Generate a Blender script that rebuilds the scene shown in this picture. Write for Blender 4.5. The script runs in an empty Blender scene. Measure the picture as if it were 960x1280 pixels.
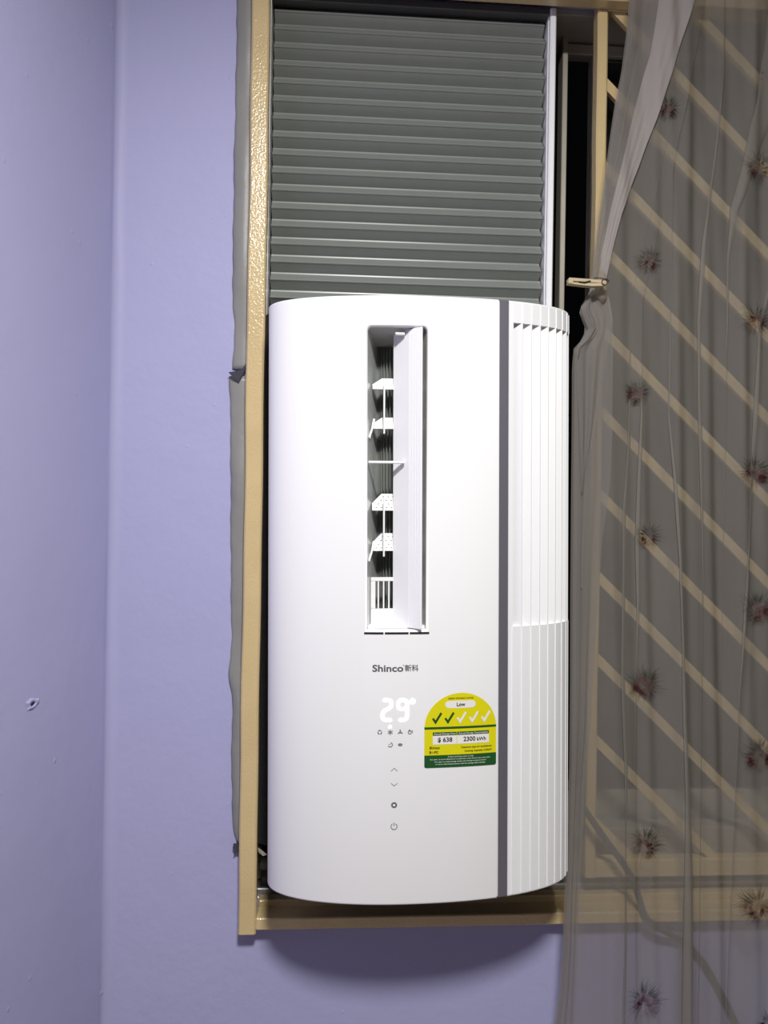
import bpy, math, random
from mathutils import Vector, Matrix
random.seed(7)
PI = math.pi
sc = bpy.context.scene
COL = sc.collection
ZC = 1.5                       # camera height above the floor; heights below are given relative to it

# ------------------------------------------------------------------ camera
cd = bpy.data.cameras.new('camera'); cam = bpy.data.objects.new('camera', cd); COL.objects.link(cam)
cd.sensor_fit = 'VERTICAL'; cd.sensor_height = 36.0; cd.lens = 36.0 * 961 / 1280
cd.clip_start = 0.01
YAW, ROLL = math.radians(3.7), 0.0155
fw = Vector((math.sin(YAW), math.cos(YAW), 0)); r0 = Vector((math.cos(YAW), -math.sin(YAW), 0)); u0 = Vector((0, 0, 1))
rr = math.cos(ROLL) * r0 + math.sin(ROLL) * u0; uu = -math.sin(ROLL) * r0 + math.cos(ROLL) * u0
m = Matrix((rr, uu, -fw)).transposed().to_4x4(); m.translation = (0, -1.10, ZC)
cam.matrix_world = m
sc.camera = cam

# ------------------------------------------------------------------ world, lamp, exposure
w = bpy.data.worlds.new('night'); sc.world = w; w.use_nodes = True
w.node_tree.nodes['Background'].inputs[0].default_value = (0.5, 0.55, 0.7, 1)
w.node_tree.nodes['Background'].inputs[1].default_value = 0.002
ld = bpy.data.lights.new('ceiling_lamp_light', 'AREA'); ld.shape = 'DISK'; ld.size = 0.26; ld.energy = 41
ld.color = (1.0, 0.985, 0.955)
lo = bpy.data.objects.new('ceiling_lamp_light', ld); COL.objects.link(lo)
lo.location = (0.10, -1.22, ZC + 0.955)
sc.view_settings.view_transform = 'Standard'; sc.view_settings.look = 'None'
sc.view_settings.gamma = 1.0; sc.view_settings.use_curve_mapping = False
sc.view_settings.exposure = 0.0

# ------------------------------------------------------------------ materials
def mat(name, col, rough=0.5, metal=0.0, spec=0.5, coat=0.0, noise=None, bumps=None, emit=None):
    """noise=(scale, amount) tints the colour a little; bumps=[(kind, scale, strength, distance)]"""
    M = bpy.data.materials.new(name); M.use_nodes = True
    nt = M.node_tree; b = nt.nodes['Principled BSDF']
    b.inputs['Base Color'].default_value = (*col, 1); b.inputs['Roughness'].default_value = rough
    b.inputs['Metallic'].default_value = metal; b.inputs['Specular IOR Level'].default_value = spec
    b.inputs['Coat Weight'].default_value = coat; b.inputs['Coat Roughness'].default_value = 0.12
    if emit:
        b.inputs['Emission Color'].default_value = (*emit[0], 1); b.inputs['Emission Strength'].default_value = emit[1]
    tc = nt.nodes.new('ShaderNodeTexCoord')
    if noise:
        n = nt.nodes.new('ShaderNodeTexNoise'); n.inputs['Scale'].default_value = noise[0]; n.inputs['Detail'].default_value = 5
        nt.links.new(tc.outputs['Object'], n.inputs['Vector'])
        mx = nt.nodes.new('ShaderNodeMix'); mx.data_type = 'RGBA'
        k = noise[1]
        mx.inputs[6].default_value = (*[c * (1 - k) for c in col], 1); mx.inputs[7].default_value = (*[min(1, c * (1 + k)) for c in col], 1)
        nt.links.new(n.outputs['Fac'], mx.inputs[0]); nt.links.new(mx.outputs[2], b.inputs['Base Color'])
    last = None
    for kind, scale, strength, dist in bumps or []:
        bp = nt.nodes.new('ShaderNodeBump'); bp.inputs['Strength'].default_value = strength; bp.inputs['Distance'].default_value = dist
        if kind == 'noise':
            t = nt.nodes.new('ShaderNodeTexNoise'); t.inputs['Scale'].default_value = scale; t.inputs['Detail'].default_value = 4; out = t.outputs['Fac']
        elif kind == 'blob':     # sparse lumps of plaster
            t = nt.nodes.new('ShaderNodeTexVoronoi'); t.inputs['Scale'].default_value = scale
            n2 = nt.nodes.new('ShaderNodeTexNoise'); n2.inputs['Scale'].default_value = scale * .35
            nt.links.new(tc.outputs['Object'], n2.inputs['Vector'])
            mr = nt.nodes.new('ShaderNodeMapRange'); mr.inputs[1].default_value = 0.02; mr.inputs[2].default_value = 0.16
            mr.inputs[3].default_value = 1; mr.inputs[4].default_value = 0
            nt.links.new(t.outputs['Distance'], mr.inputs[0])
            mr2 = nt.nodes.new('ShaderNodeMapRange'); mr2.inputs[1].default_value = 0.58; mr2.inputs[2].default_value = 0.66
            nt.links.new(n2.outputs['Fac'], mr2.inputs[0])
            mu = nt.nodes.new('ShaderNodeMath'); mu.operation = 'MULTIPLY'
            nt.links.new(mr.outputs[0], mu.inputs[0]); nt.links.new(mr2.outputs[0], mu.inputs[1]); out = mu.outputs[0]
        elif kind == 'stretch':  # brush strokes
            mp = nt.nodes.new('ShaderNodeMapping'); mp.inputs['Scale'].default_value = (1, 1, 0.12)
            nt.links.new(tc.outputs['Object'], mp.inputs['Vector'])
            t = nt.nodes.new('ShaderNodeTexNoise'); t.inputs['Scale'].default_value = scale; nt.links.new(mp.outputs[0], t.inputs['Vector']); out = t.outputs['Fac']
        if kind != 'stretch': nt.links.new(tc.outputs['Object'], t.inputs['Vector'])
        nt.links.new(out, bp.inputs['Height'])
        if last: nt.links.new(last, bp.inputs['Normal'])
        last = bp.outputs['Normal']
    if last: nt.links.new(last, b.inputs['Normal'])
    return M

def sheer(name, col, cover, wave=0.0):
    """thin cloth: share `cover` of it is thread, the rest are the gaps between threads"""
    M = bpy.data.materials.new(name); M.use_nodes = True; nt = M.node_tree; nt.nodes.clear()
    out = nt.nodes.new('ShaderNodeOutputMaterial')
    tr = nt.nodes.new('ShaderNodeBsdfTransparent'); df = nt.nodes.new('ShaderNodeBsdfDiffuse'); tl = nt.nodes.new('ShaderNodeBsdfTranslucent')
    df.inputs[0].default_value = (*col, 1); tl.inputs[0].default_value = (*col, 1)
    a = nt.nodes.new('ShaderNodeMixShader'); a.inputs[0].default_value = 0.45
    nt.links.new(df.outputs[0], a.inputs[1]); nt.links.new(tl.outputs[0], a.inputs[2])
    b = nt.nodes.new('ShaderNodeMixShader'); b.inputs[0].default_value = cover
    if wave:
        tc = nt.nodes.new('ShaderNodeTexCoord'); n = nt.nodes.new('ShaderNodeTexNoise'); n.inputs['Scale'].default_value = 9; n.inputs['Detail'].default_value = 4
        mp = nt.nodes.new('ShaderNodeMapping'); mp.inputs['Scale'].default_value = (1.6, 1, 0.5)
        nt.links.new(tc.outputs['Object'], mp.inputs[0]); nt.links.new(mp.outputs[0], n.inputs['Vector'])
        mr = nt.nodes.new('ShaderNodeMapRange'); mr.inputs[1].default_value = .3; mr.inputs[2].default_value = .7
        mr.inputs[3].default_value = cover - wave; mr.inputs[4].default_value = cover + wave
        nt.links.new(n.outputs['Fac'], mr.inputs[0]); nt.links.new(mr.outputs[0], b.inputs[0])
    nt.links.new(tr.outputs[0], b.inputs[1]); nt.links.new(a.outputs[0], b.inputs[2]); nt.links.new(b.outputs[0], out.inputs[0])
    return M

LAV = (0.395, 0.39, 0.61)
M_dim = mat('dim_room_paint', (0.16, 0.155, 0.15), 0.8, noise=(3, .05))
M_wall = mat('lavender_wall_paint', LAV, 0.55, spec=0.3, noise=(3.0, 0.04), bumps=[('noise', 90, 0.12, 0.004), ('noise', 9, 0.12, 0.02), ('blob', 55, 0.35, 0.0015)])
M_wall2 = mat('lavender_side_wall_paint', LAV, 0.55, spec=0.3, noise=(3.0, 0.04), bumps=[('noise', 80, 0.10, 0.003), ('noise', 8, 0.10, 0.02), ('blob', 38, 0.4, 0.002)])
M_ceil = mat('white_ceiling_paint', (0.30, 0.30, 0.30), 0.8, noise=(4, .02))
M_floor = mat('floor_tile', (0.42, 0.36, 0.32), 0.5, noise=(6, .1))
M_cream = mat('cream_gloss_paint', (0.62, 0.475, 0.245), 0.17, spec=0.85, noise=(25, 0.10), bumps=[('noise', 300, 0.42, 0.0014), ('stretch', 300, 0.12, 0.001)])
M_white = mat('white_gloss_plastic', (0.89, 0.885, 0.885), 0.22, spec=0.5, noise=(8, .01))
M_white2 = mat('white_satin_plastic', (0.86, 0.86, 0.87), 0.4, noise=(8, .01))
M_duct = mat('shaded_duct_plastic', (0.50, 0.515, 0.505), 0.10, spec=0.8, noise=(20, .05))  # white duct plastic, its shading put into a grey base colour
M_ductback = mat('dark_fan_drum', (0.15, 0.16, 0.148), 0.35, noise=(30, .25))
M_strip = mat('grey_trim_plastic', (0.17, 0.16, 0.19), 0.35, metal=0.3, noise=(20, .04))
M_dark = mat('black_plastic', (0.012, 0.012, 0.014), 0.6, noise=(20, .1))
M_foam = mat('black_foam', (0.008, 0.008, 0.010), 0.95, noise=(200, .4), bumps=[('noise', 400, .5, .002)])
M_pleat = mat('grey_pleated_pvc', (0.215, 0.228, 0.21), 0.32, spec=0.5, noise=(40, .06))
M_alu = mat('aluminium', (0.72, 0.72, 0.74), 0.3, metal=0.75, noise=(30, .05), bumps=[('stretch', 200, .05, .001)])
M_alud = mat('window_aluminium', (0.42, 0.39, 0.33), 0.45, metal=0.35, noise=(20, .1))
M_dsteel = mat('dark_bracket_steel', (0.10, 0.10, 0.095), 0.5, metal=0.4, noise=(30, .15))
M_tape = mat('grey_cloth_tape', (0.25, 0.245, 0.235), 0.42, spec=0.4, noise=(25, .08), bumps=[('noise', 30, .3, .004)])
M_taped = mat('tape_underside', (0.04, 0.04, 0.055), 0.8, noise=(30, .2))
M_text = mat('grey_print', (0.10, 0.10, 0.11), 0.5, noise=(50, .02))
M_icon = mat('light_grey_print', (0.20, 0.20, 0.21), 0.5, noise=(50, .02))
M_led = mat('white_led', (0.9, 0.9, 0.85), 0.5, emit=((1.0, 1.0, 0.93), 1.15))
M_yel = mat('yellow_label_print', (0.72, 0.66, 0.005), 0.4, noise=(30, .03))
M_grn = mat('green_label_print', (0.010, 0.085, 0.018), 0.4, noise=(30, .05))
M_lwh = mat('white_label_print', (0.82, 0.80, 0.76), 0.4, noise=(30, .02))
M_blk = mat('black_label_print', (0.012, 0.014, 0.008), 0.5, noise=(30, .05))
M_peg = mat('cream_peg_plastic', (0.50, 0.41, 0.25), 0.4, noise=(60, .12))
M_spring = mat('dark_spring_wire', (0.05, 0.045, 0.04), 0.4, metal=0.7, noise=(60, .2))
M_cable = mat('grey_cable_rubber', (0.09, 0.09, 0.085), 0.5, noise=(60, .05))
M_foil = mat('crumpled_foil', (0.75, 0.75, 0.76), 0.25, metal=0.8, noise=(60, .1))
M_paper = mat('torn_paper', (0.55, 0.50, 0.44), 0.8, noise=(60, .1))
M_glass = bpy.data.materials.new('window_glass'); M_glass.use_nodes = True
_b = M_glass.node_tree.nodes['Principled BSDF']; _b.inputs['Transmission Weight'].default_value = 1; _b.inputs['Roughness'].default_value = 0.02
_b.inputs['Base Color'].default_value = (0.8, 0.85, 0.85, 1); _b.inputs['IOR'].default_value = 1.45
_n = M_glass.node_tree.nodes.new('ShaderNodeTexNoise'); _n.inputs['Scale'].default_value = 4
_r = M_glass.node_tree.nodes.new('ShaderNodeMapRange'); _r.inputs[3].default_value = 0.01; _r.inputs[4].default_value = 0.06
M_glass.node_tree.links.new(_n.outputs['Fac'], _r.inputs[0]); M_glass.node_tree.links.new(_r.outputs[0], _b.inputs['Roughness'])
M_sheer = sheer('sheer_voile', (0.38, 0.355, 0.317), 0.57, 0.05)
M_sheer2 = sheer('sheer_voile_folded', (0.39, 0.363, 0.342), 0.50, 0.05)
M_hem = sheer('sheer_voile_hem', (0.60, 0.555, 0.53), 0.60, 0.04)
M_spike = sheer('printed_thistle_spikes', (0.035, 0.045, 0.035), 0.19)
M_core = sheer('printed_thistle_core', (0.16, 0.06, 0.055), 0.11, .05)
M_clear = mat('clear_plastic', (0.7, 0.75, 0.8), 0.15, noise=(60, .2))

# ------------------------------------------------------------------ mesh helpers
WL = {}                                    # world position of a thing's origin
def link(name, V, F, mt, smooth=False):
    me = bpy.data.meshes.new(name); me.from_pydata([tuple(v) for v in V], [], F); me.update()
    for k in (mt if isinstance(mt, (list, tuple)) else [mt]): me.materials.append(k)
    if smooth: me.polygons.foreach_set('use_smooth', [True] * len(me.polygons))
    o = bpy.data.objects.new(name, me); COL.objects.link(o); return o
def tag(o, label=None, cat=None, group=None, kind=None):
    for k, v in (('label', label), ('category', cat), ('group', group), ('kind', kind)):
        if v: o[k] = v
    return o
def thing(name, label, cat, loc, group=None):
    o = bpy.data.objects.new(name, None); COL.objects.link(o); o.empty_display_size = .05
    o.location = (loc[0], loc[1], loc[2] + ZC); WL[o] = Vector(o.location)
    return tag(o, label, cat, group)
def obj(name, VF, mt, parent=None, smooth=False, local=False):
    """VF in world coordinates with heights relative to the camera height (local=True: already in the parent's space)"""
    V, F = VF
    if local:
        o = link(name, V, F, mt, smooth); o.parent = parent; return o
    W = [Vector((v[0], v[1], v[2] + ZC)) for v in V]
    if parent is None:
        c = Vector((sum(v.x for v in W) / len(W), sum(v.y for v in W) / len(W), min(v.z for v in W)))
        o = link(name, [v - c for v in W], F, mt, smooth); o.location = c; WL[o] = c
    else:
        c = WL[parent]; o = link(name, [v - c for v in W], F, mt, smooth); o.parent = parent; WL[o] = c
    return o
def join(*vfs):
    V, F = [], []
    for v, f in vfs:
        k = len(V); V += list(v); F += [tuple(i + k for i in q) for q in f]
    return V, F
def box(x0, x1, y0, y1, z0, z1):
    V = [(x, y, z) for z in (z0, z1) for y in (y0, y1) for x in (x0, x1)]
    return V, [(0, 2, 3, 1), (4, 5, 7, 6), (0, 1, 5, 4), (2, 6, 7, 3), (0, 4, 6, 2), (1, 3, 7, 5)]
def bbox(x0, x1, y0, y1, z0, z1, b=.001):
    """box with chamfered edges (every edge cut at 45 degrees)"""
    V = []
    for sx in (0, 1):
        for sy in (0, 1):
            for sz in (0, 1):
                X, Y, Z = (x0, x1)[sx], (y0, y1)[sy], (z0, z1)[sz]
                dx, dy, dz = b * (1 - 2 * sx), b * (1 - 2 * sy), b * (1 - 2 * sz)
                V += [(X, Y + dy, Z + dz), (X + dx, Y, Z + dz), (X + dx, Y + dy, Z)]
    I = lambda sx, sy, sz, a: ((sx * 2 + sy) * 2 + sz) * 3 + a
    F = []
    for s in (0, 1):
        q = [(0, 0), (1, 0), (1, 1), (0, 1)]
        F.append(tuple(I(s, a, b_, 0) for a, b_ in (q[::-1] if s == 0 else q)))
        F.append(tuple(I(a, s, b_, 1) for a, b_ in (q if s == 0 else q[::-1])))
        F.append(tuple(I(a, b_, s, 2) for a, b_ in (q[::-1] if s == 0 else q)))
    for a in (0, 1):
        for b_ in (0, 1):
            F.append((I(a, b_, 0, 0), I(a, b_, 0, 1), I(a, b_, 1, 1), I(a, b_, 1, 0)))
            F.append((I(a, 0, b_, 0), I(a, 0, b_, 2), I(a, 1, b_, 2), I(a, 1, b_, 0)))
            F.append((I(0, a, b_, 1), I(0, a, b_, 2), I(1, a, b_, 2), I(1, a, b_, 1)))
            for c in (0, 1): pass
    for a in (0, 1):
        for b_ in (0, 1):
            for c in (0, 1): F.append((I(a, b_, c, 0), I(a, b_, c, 1), I(a, b_, c, 2)))
    return V, F
def tube(pts, rad, n=8, caps=True):
    pts = [Vector(p) for p in pts]; V, F = [], []
    up = Vector((0.123, 1, 0.077)).normalized()
    for i, p in enumerate(pts):
        d = (pts[min(i + 1, len(pts) - 1)] - pts[max(i - 1, 0)]).normalized()
        a = d.cross(up); a = a.normalized() if a.length > 1e-4 else d.cross(Vector((1, 0, 0))).normalized()
        b = d.cross(a)
        rd = rad[i] if isinstance(rad, (list, tuple)) else rad
        for k in range(n): V.append(p + rd * (math.cos(2 * PI * k / n) * a + math.sin(2 * PI * k / n) * b))
    for i in range(len(pts) - 1):
        for k in range(n):
            k2 = (k + 1) % n; F.append((i * n + k, i * n + k2, (i + 1) * n + k2, (i + 1) * n + k))
    if caps: F += [tuple(range(n))[::-1], tuple(range((len(pts) - 1) * n, len(pts) * n))]
    return V, F
def prism(poly, y0, y1):
    """polygon in x,z pushed through y"""
    n = len(poly)
    V = [(x, y0, z) for x, z in poly] + [(x, y1, z) for x, z in poly]
    F = [tuple(range(n)), tuple(range(2 * n - 1, n - 1, -1))] + [(i, (i + 1) % n, n + (i + 1) % n, n + i)[::-1] for i in range(n)]
    return V, F
def interp(tab, z):
    """tab: [(x, z)] in any order of z"""
    t = sorted(tab, key=lambda q: q[1])
    if z <= t[0][1]: return t[0][0]
    for (x0, z0), (x1, z1) in zip(t, t[1:]):
        if z <= z1:
            k = (z - z0) / (z1 - z0); return x0 + (x1 - x0) * k
    return t[-1][0]

# ------------------------------------------------------------------ the room
XL, XR, YB, ZF, ZT = -0.311, 2.8, -3.8, -1.5, 0.965
OX0, OX1, OZ0, OZ1 = -0.112, 1.45, -0.572, 0.757           # window opening
tag(obj('wall_window', join(box(XL, OX0, 0, .14, ZF, ZT), box(OX0, OX1, 0, .14, ZF, OZ0), box(OX0, OX1, 0, .14, OZ1, ZT), box(OX1, XR, 0, .14, ZF, ZT)), M_wall), kind='structure', label='lavender painted wall around the window')
# the corner is rounded plaster, slightly wavy
V, F = [], []
TW = math.tan(math.radians(15))      # side wall swung past square to catch more of the lamp's light
nz = 60
for i in range(nz + 1):
    z = ZF + (ZT - ZF) * i / nz
    wv = .0016 * math.sin(z * 9) + .0012 * math.sin(z * 23 + 1)
    pr = [(XL - .1 + YB * TW, YB), (XL + YB * TW, YB), (XL - .018 * TW, -.018)] + [(XL - .012 * TW + wv * .8 * min(1, a) + .012 * (1 + TW) * (1 - math.cos(a)), -.012 + .0119 * math.sin(a)) for a in [k * PI / 12 for k in range(7)]] + [(XL - .012 * TW + .012 * (1 + TW) + .012, .0006)]
    V += [(x, y, z) for x, y in pr]
n = len(pr)
for i in range(nz):
    for k in range(n - 1): F.append((i * n + k, i * n + k + 1, (i + 1) * n + k + 1, (i + 1) * n + k))
tag(obj('wall_left', (V, F), M_wall2, smooth=True), kind='structure', label='lavender painted side wall meeting the window wall')
tag(obj('wall_right', box(XR, XR + .1, YB, .14, ZF, ZT), M_dim), kind='structure')
tag(obj('wall_back', box(XL - 1.3, XR + .1, YB - .1, YB, ZF, ZT), M_dim), kind='structure')
tag(obj('floor', box(XL - 1.3, XR + .1, YB - .1, .14, ZF - .1, ZF), M_floor), kind='structure')
tag(obj('ceiling', box(XL - 1.3, XR + .1, YB - .1, .14, ZT, ZT + .1), M_ceil), kind='structure')

# chipped plaster around an old screw hole on the side wall
V, F = [], []
cy, cz = -.1625, -.2344
rings = [(.0080, 0), (.0070, .0006), (.0052, .0016), (.0036, .0013), (.0028, .0002)]
for rd, hgt in rings:
    for k in range(14):
        a = 2 * PI * k / 14; j = 1 + .16 * math.sin(3 * a + 1) + .10 * math.sin(5 * a)
        V.append((XL + (cy + rd * j * math.cos(a) * 1.5) * TW + hgt * j + .0002, cy + rd * j * math.cos(a) * 1.5, cz + rd * j * math.sin(a) * (.8 if math.sin(a) < 0 else 1)))
for i in range(4):
    for k in range(14): F.append((i * 14 + k, i * 14 + (k + 1) % 14, (i + 1) * 14 + (k + 1) % 14, (i + 1) * 14 + k))
ch = tag(obj('plaster_chip', (V, F), M_wall2), 'small chipped lump of plaster around an old hole in the left wall', 'plaster chip')
obj('hole', ([(XL + (cy + .0045 * math.cos(2 * PI * k / 12)) * TW + .0006, cy + .0015 + .0045 * math.cos(2 * PI * k / 12), cz - .0015 + .0032 * math.sin(2 * PI * k / 12)) for k in range(12)], [tuple(range(12))]), M_dark, ch)

# ------------------------------------------------------------------ cream outer frame on the wall
fr = thing('trim_1', 'cream gloss painted flat surround of the window opening', None, (-.1125, -.012, -.59)); tag(fr, kind='structure')
def wavy_bar(x0, x1, y0, y1, z0, z1, n=40, amp=.0005):
    V, F = [], []
    for i in range(n + 1):
        z = z0 + (z1 - z0) * i / n; e = amp * math.sin(z * 31) + amp * math.sin(z * 13 + 2)
        b = .0022
        V += [(x0 + e, y1, z), (x0 + e, y0 + b, z), (x0 + b + e, y0, z), (x1 - b + e * .6, y0, z), (x1 + e * .6, y0 + b, z), (x1 + e * .6, y1, z)]
    for i in range(n):
        for k in range(5): F.append((i * 6 + k, i * 6 + k + 1, (i + 1) * 6 + k + 1, (i + 1) * 6 + k))
    F += [tuple(range(6))[::-1], tuple(range(n * 6, n * 6 + 6))]
    return V, F
obj('stile', wavy_bar(-.1250, -.1005, -.022, -.001, -.5905, .80), M_cream, fr)
obj('bottom_rail', bbox(-.1003, OX1 + .03, -.021, .012, -.5855, -.569, .0015), M_cream, fr)
obj('inner_ledge', bbox(-.1003, OX1, .012, .030, -.585, -.5600, .0015), M_cream, fr)
obj('top_rail', bbox(-.1003, OX1 + .03, -.021, .000, .7385, .7750, .0012), M_cream, fr)
obj('stile', wavy_bar(OX1 + .006, OX1 + .03, -.022, -.001, -.5905, .80), M_cream, fr)

# ------------------------------------------------------------------ cream grille leaf with slanting bars
gl = thing('grille_leaf', 'cream metal grille leaf with parallel slanting bars behind the sheer curtain', 'window grille', (.9, .006, -.53))
gx0, gx1, gz0, gz1 = .3735, 1.43, -.5295, .7378
obj('stile', wavy_bar(gx0, .3890, .000, .020, gz0, gz1, 40, .0004), M_cream, gl)
obj('stile', wavy_bar(1.412, gx1, .000, .020, gz0, gz1, 40, .0004), M_cream, gl)
obj('bottom_rail', bbox(.3892, 1.412, .000, .020, -.5295, -.5040, .0012), M_cream, gl)
obj('top_rail', bbox(.3735, 1.43, .001, .020, .7380, .7560, .0012), M_cream, gl)
hw = .0135 / 2 / math.cos(math.atan(.965))
for k in range(-9, 11):
    zc = .632 - .1204 * k + .0008 * math.sin(k * 5)
    def clip(sgn):
        xs, xe = .3892, 1.412
        z = lambda x: zc + sgn * hw - .965 * (x - .389)
        if z(xs) > .7378: xs = .389 + (zc + sgn * hw - .7378) / .965
        if z(xe) < -.504: xe = .389 + (zc + sgn * hw + .504) / .965
        return (xs, z(xs)), (xe, z(xe))
    (a0, a1), (b0, b1) = clip(1), clip(-1)
    poly = [a0, a1, b1, b0]
    if a1[0] - a0[0] < .03 or b1[0] - b0[0] < .02: continue
    obj('diagonal_bar', prism(poly, .004, .012), M_cream, gl)

# ------------------------------------------------------------------ aluminium window behind
wn = thing('window_1', None, None, (.68, .11, -.56)); tag(wn, 'aluminium sliding window on a dark night', kind='structure')
obj('window_frame', join(bbox(OX0, OX1, .085, .125, -.572, -.5375), bbox(OX0, OX1, .030, .125, .7470, .7569, .0005), bbox(OX0, -.085, .085, .125, -.5373, .7468), bbox(OX1 - .03, OX1, .085, .125, -.5373, .7468)), M_alud, wn)
obj('window_frame', join(bbox(.345, .3535, .080, .105, -.51, .7468)), M_alud, wn)
obj('window_frame', join(bbox(.354, OX1 - .031, .092, .112, .727, .7435)), M_alud, wn)
obj('window_frame', join(bbox(.354, OX1 - .031, .092, .112, -.5370, -.4360)), M_alud, wn)
obj('window_frame', join(bbox(.396, .4098, .092, .112, -.4358, .7268)), M_alud, wn)
obj('pane', box(.4100, OX1 - .031, .100, .104, -.4358, .7268), M_glass, wn)
obj('window_sill', join(bbox(OX0, OX1, .0305, .0845, -.571, -.5650), bbox(OX0, OX1, .034, .040, -.5648, -.5540)), M_alu, wn)
obj('sill_track', bbox(.354, OX1 - .03, .046, .080, -.5648, -.4765), M_alud, wn)

# ------------------------------------------------------------------ grey pleated filler panel above the unit
pl = thing('pleated_panel', 'grey pleated plastic filler panel above the air conditioner', 'filler panel', (.10, .03, .28))
M_rail = mat('white_anodised_rail', (0.88, 0.88, 0.89), 0.3, metal=0.0, noise=(30, .04))
px0, px1 = -.1000, .3040
zt = .6237 + .0130
pz = .02604
VP = None
k0, k1 = -4, 13
for k in range(k0, k1 + 1):
    z = zt - k * pz
    th = .0012
    prof = [(.0395, 0), (.0380, .0002), (.0368, -.0010), (.0366, -.0029), (.0262, -.0133), (.0250, -.0136), (.0246, -.0148), (.0256, -.0158), (.0268, -.0162), (.0395, -.02604)]
    V, F = [], []
    n = len(prof)
    for x in (px0 + .002, px1 - .003 + .0015 * (k % 2)):
        V += [(x, y, z + dz) for y, dz in prof] + [(x, y + th + .0008, z + dz) for y, dz in prof]
    m2 = 2 * n
    for i in range(n - 1):
        F.append((i, i + 1, m2 + i + 1, m2 + i)); F.append((n + i, m2 + n + i, m2 + n + i + 1, n + i + 1))
    F += [tuple(range(n)) + tuple(range(2 * n - 1, n - 1, -1)), tuple(m2 + q for q in list(range(n))[::-1] + list(range(n, 2 * n)))]
    if z - .02604 < .2745 or z > .7475: continue
    obj('pleat', (V, F), M_pleat, pl)
obj('side_rail', join(bbox(.3060, .3150, .012, .045, .2745, .7455, .0015), bbox(.3045, .3058, .020, .044, .2745, .7455, .0004)), M_rail, pl)
obj('side_rail', bbox(-.1080, -.1004, .006, .045, .2745, .7455, .0012), M_rail, pl)
obj('head_rail', bbox(-.1000, .3042, .014, .045, .7350, .7465, .001), M_dsteel, pl)
obj('backing', box(px0, px1, .0425, .0440, .2745, .7290), M_dark, pl)

# ------------------------------------------------------------------ black foam seal, grey tape, scraps
tag(obj('foam_seal', prism([(-.1003, -.470), (-.0865, -.476), (-.0845, .283), (-.0895, .284), (-.1003, .276)], -.004, .024), M_foam), 'long black foam strip wedged between cream frame and air conditioner', 'foam strip')
V = [(-.1000, -.012, -.4735), (-.0945, -.016, -.4760), (-.0862, -.013, -.4835), (-.0925, -.014, -.4850), (-.0985, -.012, -.4805), (-.093, -.008, -.480)]
tag(obj('paper_scrap', (V, [(0, 1, 4), (1, 2, 3), (1, 3, 4), (0, 4, 5), (0, 5, 1), (1, 5, 2), (2, 5, 3), (3, 5, 4)]), M_paper), 'torn pale scrap at the bottom end of the foam strip', 'scrap')
obj_b = tag(obj('support_bracket', join(bbox(-.1000, .335, .046, .075, -.5650, -.5255, .001), bbox(-.1000, .335, .030, .075, -.5253, -.5058, .001)), M_dsteel), 'dark metal support bracket under the air conditioner on the sill', 'bracket')

def tape(name, left, zs0, zs1, label, ragged):
    V, F = [], []; n = 90; cols = [0, .12, .35, .65, 1]
    for i in range(n + 1):
        z = zs0 + (zs1 - zs0) * i / n
        xl = interp(left, z) + .0005 * math.sin(z * 60) + .0004 * math.sin(z * 171)
        xr = -.1165
        for c in cols:
            bulge = .0065 * math.sin(PI * min(1, (1 - c) * .9 + .05)) * (1 + .45 * math.sin(z * 17 + 1) + .25 * math.sin(z * 41)) + .0008
            zz = z
            if ragged and i == 0: zz += .004 * math.sin(c * 9)
            V.append((xl + (xr - xl) * c, -bulge, zz))
    q = len(cols)
    for i in range(n):
        for c in range(q - 1): F.append((i * q + c, i * q + c + 1, (i + 1) * q + c + 1, (i + 1) * q + c)[::1])
    nV = len(V)
    V += [(x, min(y + .0007, -.0002), z) for x, y, z in V]
    F += [tuple(nV + i for i in f[::-1]) for f in list(F)]
    bd = [i * q for i in range(n + 1)] + [n * q + c for c in range(1, q)] + [i * q + q - 1 for i in range(n - 1, -1, -1)] + [c for c in range(q - 2, 0, -1)]
    for a, b in zip(bd, bd[1:] + bd[:1]): F.append((a, b, nV + b, nV + a))
    return tag(obj(name, (V, F), M_tape, smooth=True), label, 'tape', 'tape strips along the cream frame')
tL = [(-0.1483, 0.7187), (-0.1485, 0.5833), (-0.1493, 0.493), (-0.1487, 0.3802), (-0.149, 0.3238), (-0.1473, 0.29), (-0.1447, 0.2619), (-0.1463, 0.2223), (-0.147, 0.1964)]
tL2 = [(-0.1514, 0.1917), (-0.1497, 0.1545), (-0.1476, 0.0869), (-0.1451, -0.0711), (-0.1423, -0.1839), (-0.1452, -0.229), (-0.1445, -0.2439), (-0.1398, -0.262), (-0.1395, -0.3645), (-0.1374, -0.4322), (-0.1336, -0.4605), (-0.130, -0.473)]
tape('grey_tape', tL, .1985, .80, 'upper length of grey tape behind the cream frame, above the tear', False)
t2 = tape('grey_tape', tL2, -.4735, .1885, 'lower length of grey tape behind the cream frame, below the tear', True)
def slab(poly, y0, y1): return prism(poly, y0, y1)
obj('torn_flap', slab([(-.1512, .1925), (-.1400, .1945), (-.1320, .1980), (-.1262, .2065), (-.1252, .2030), (-.1300, .1930), (-.1365, .1800), (-.1440, .1850)], -.0105, -.0095), M_taped, t2)
obj('torn_flap', slab([(-.1345, -.4700), (-.1245, -.4690), (-.1245, -.4840), (-.1300, -.4825), (-.1340, -.4860), (-.1325, -.4790), (-.1352, -.4760)], -.0075, -.0065), M_taped, t2)

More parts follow.
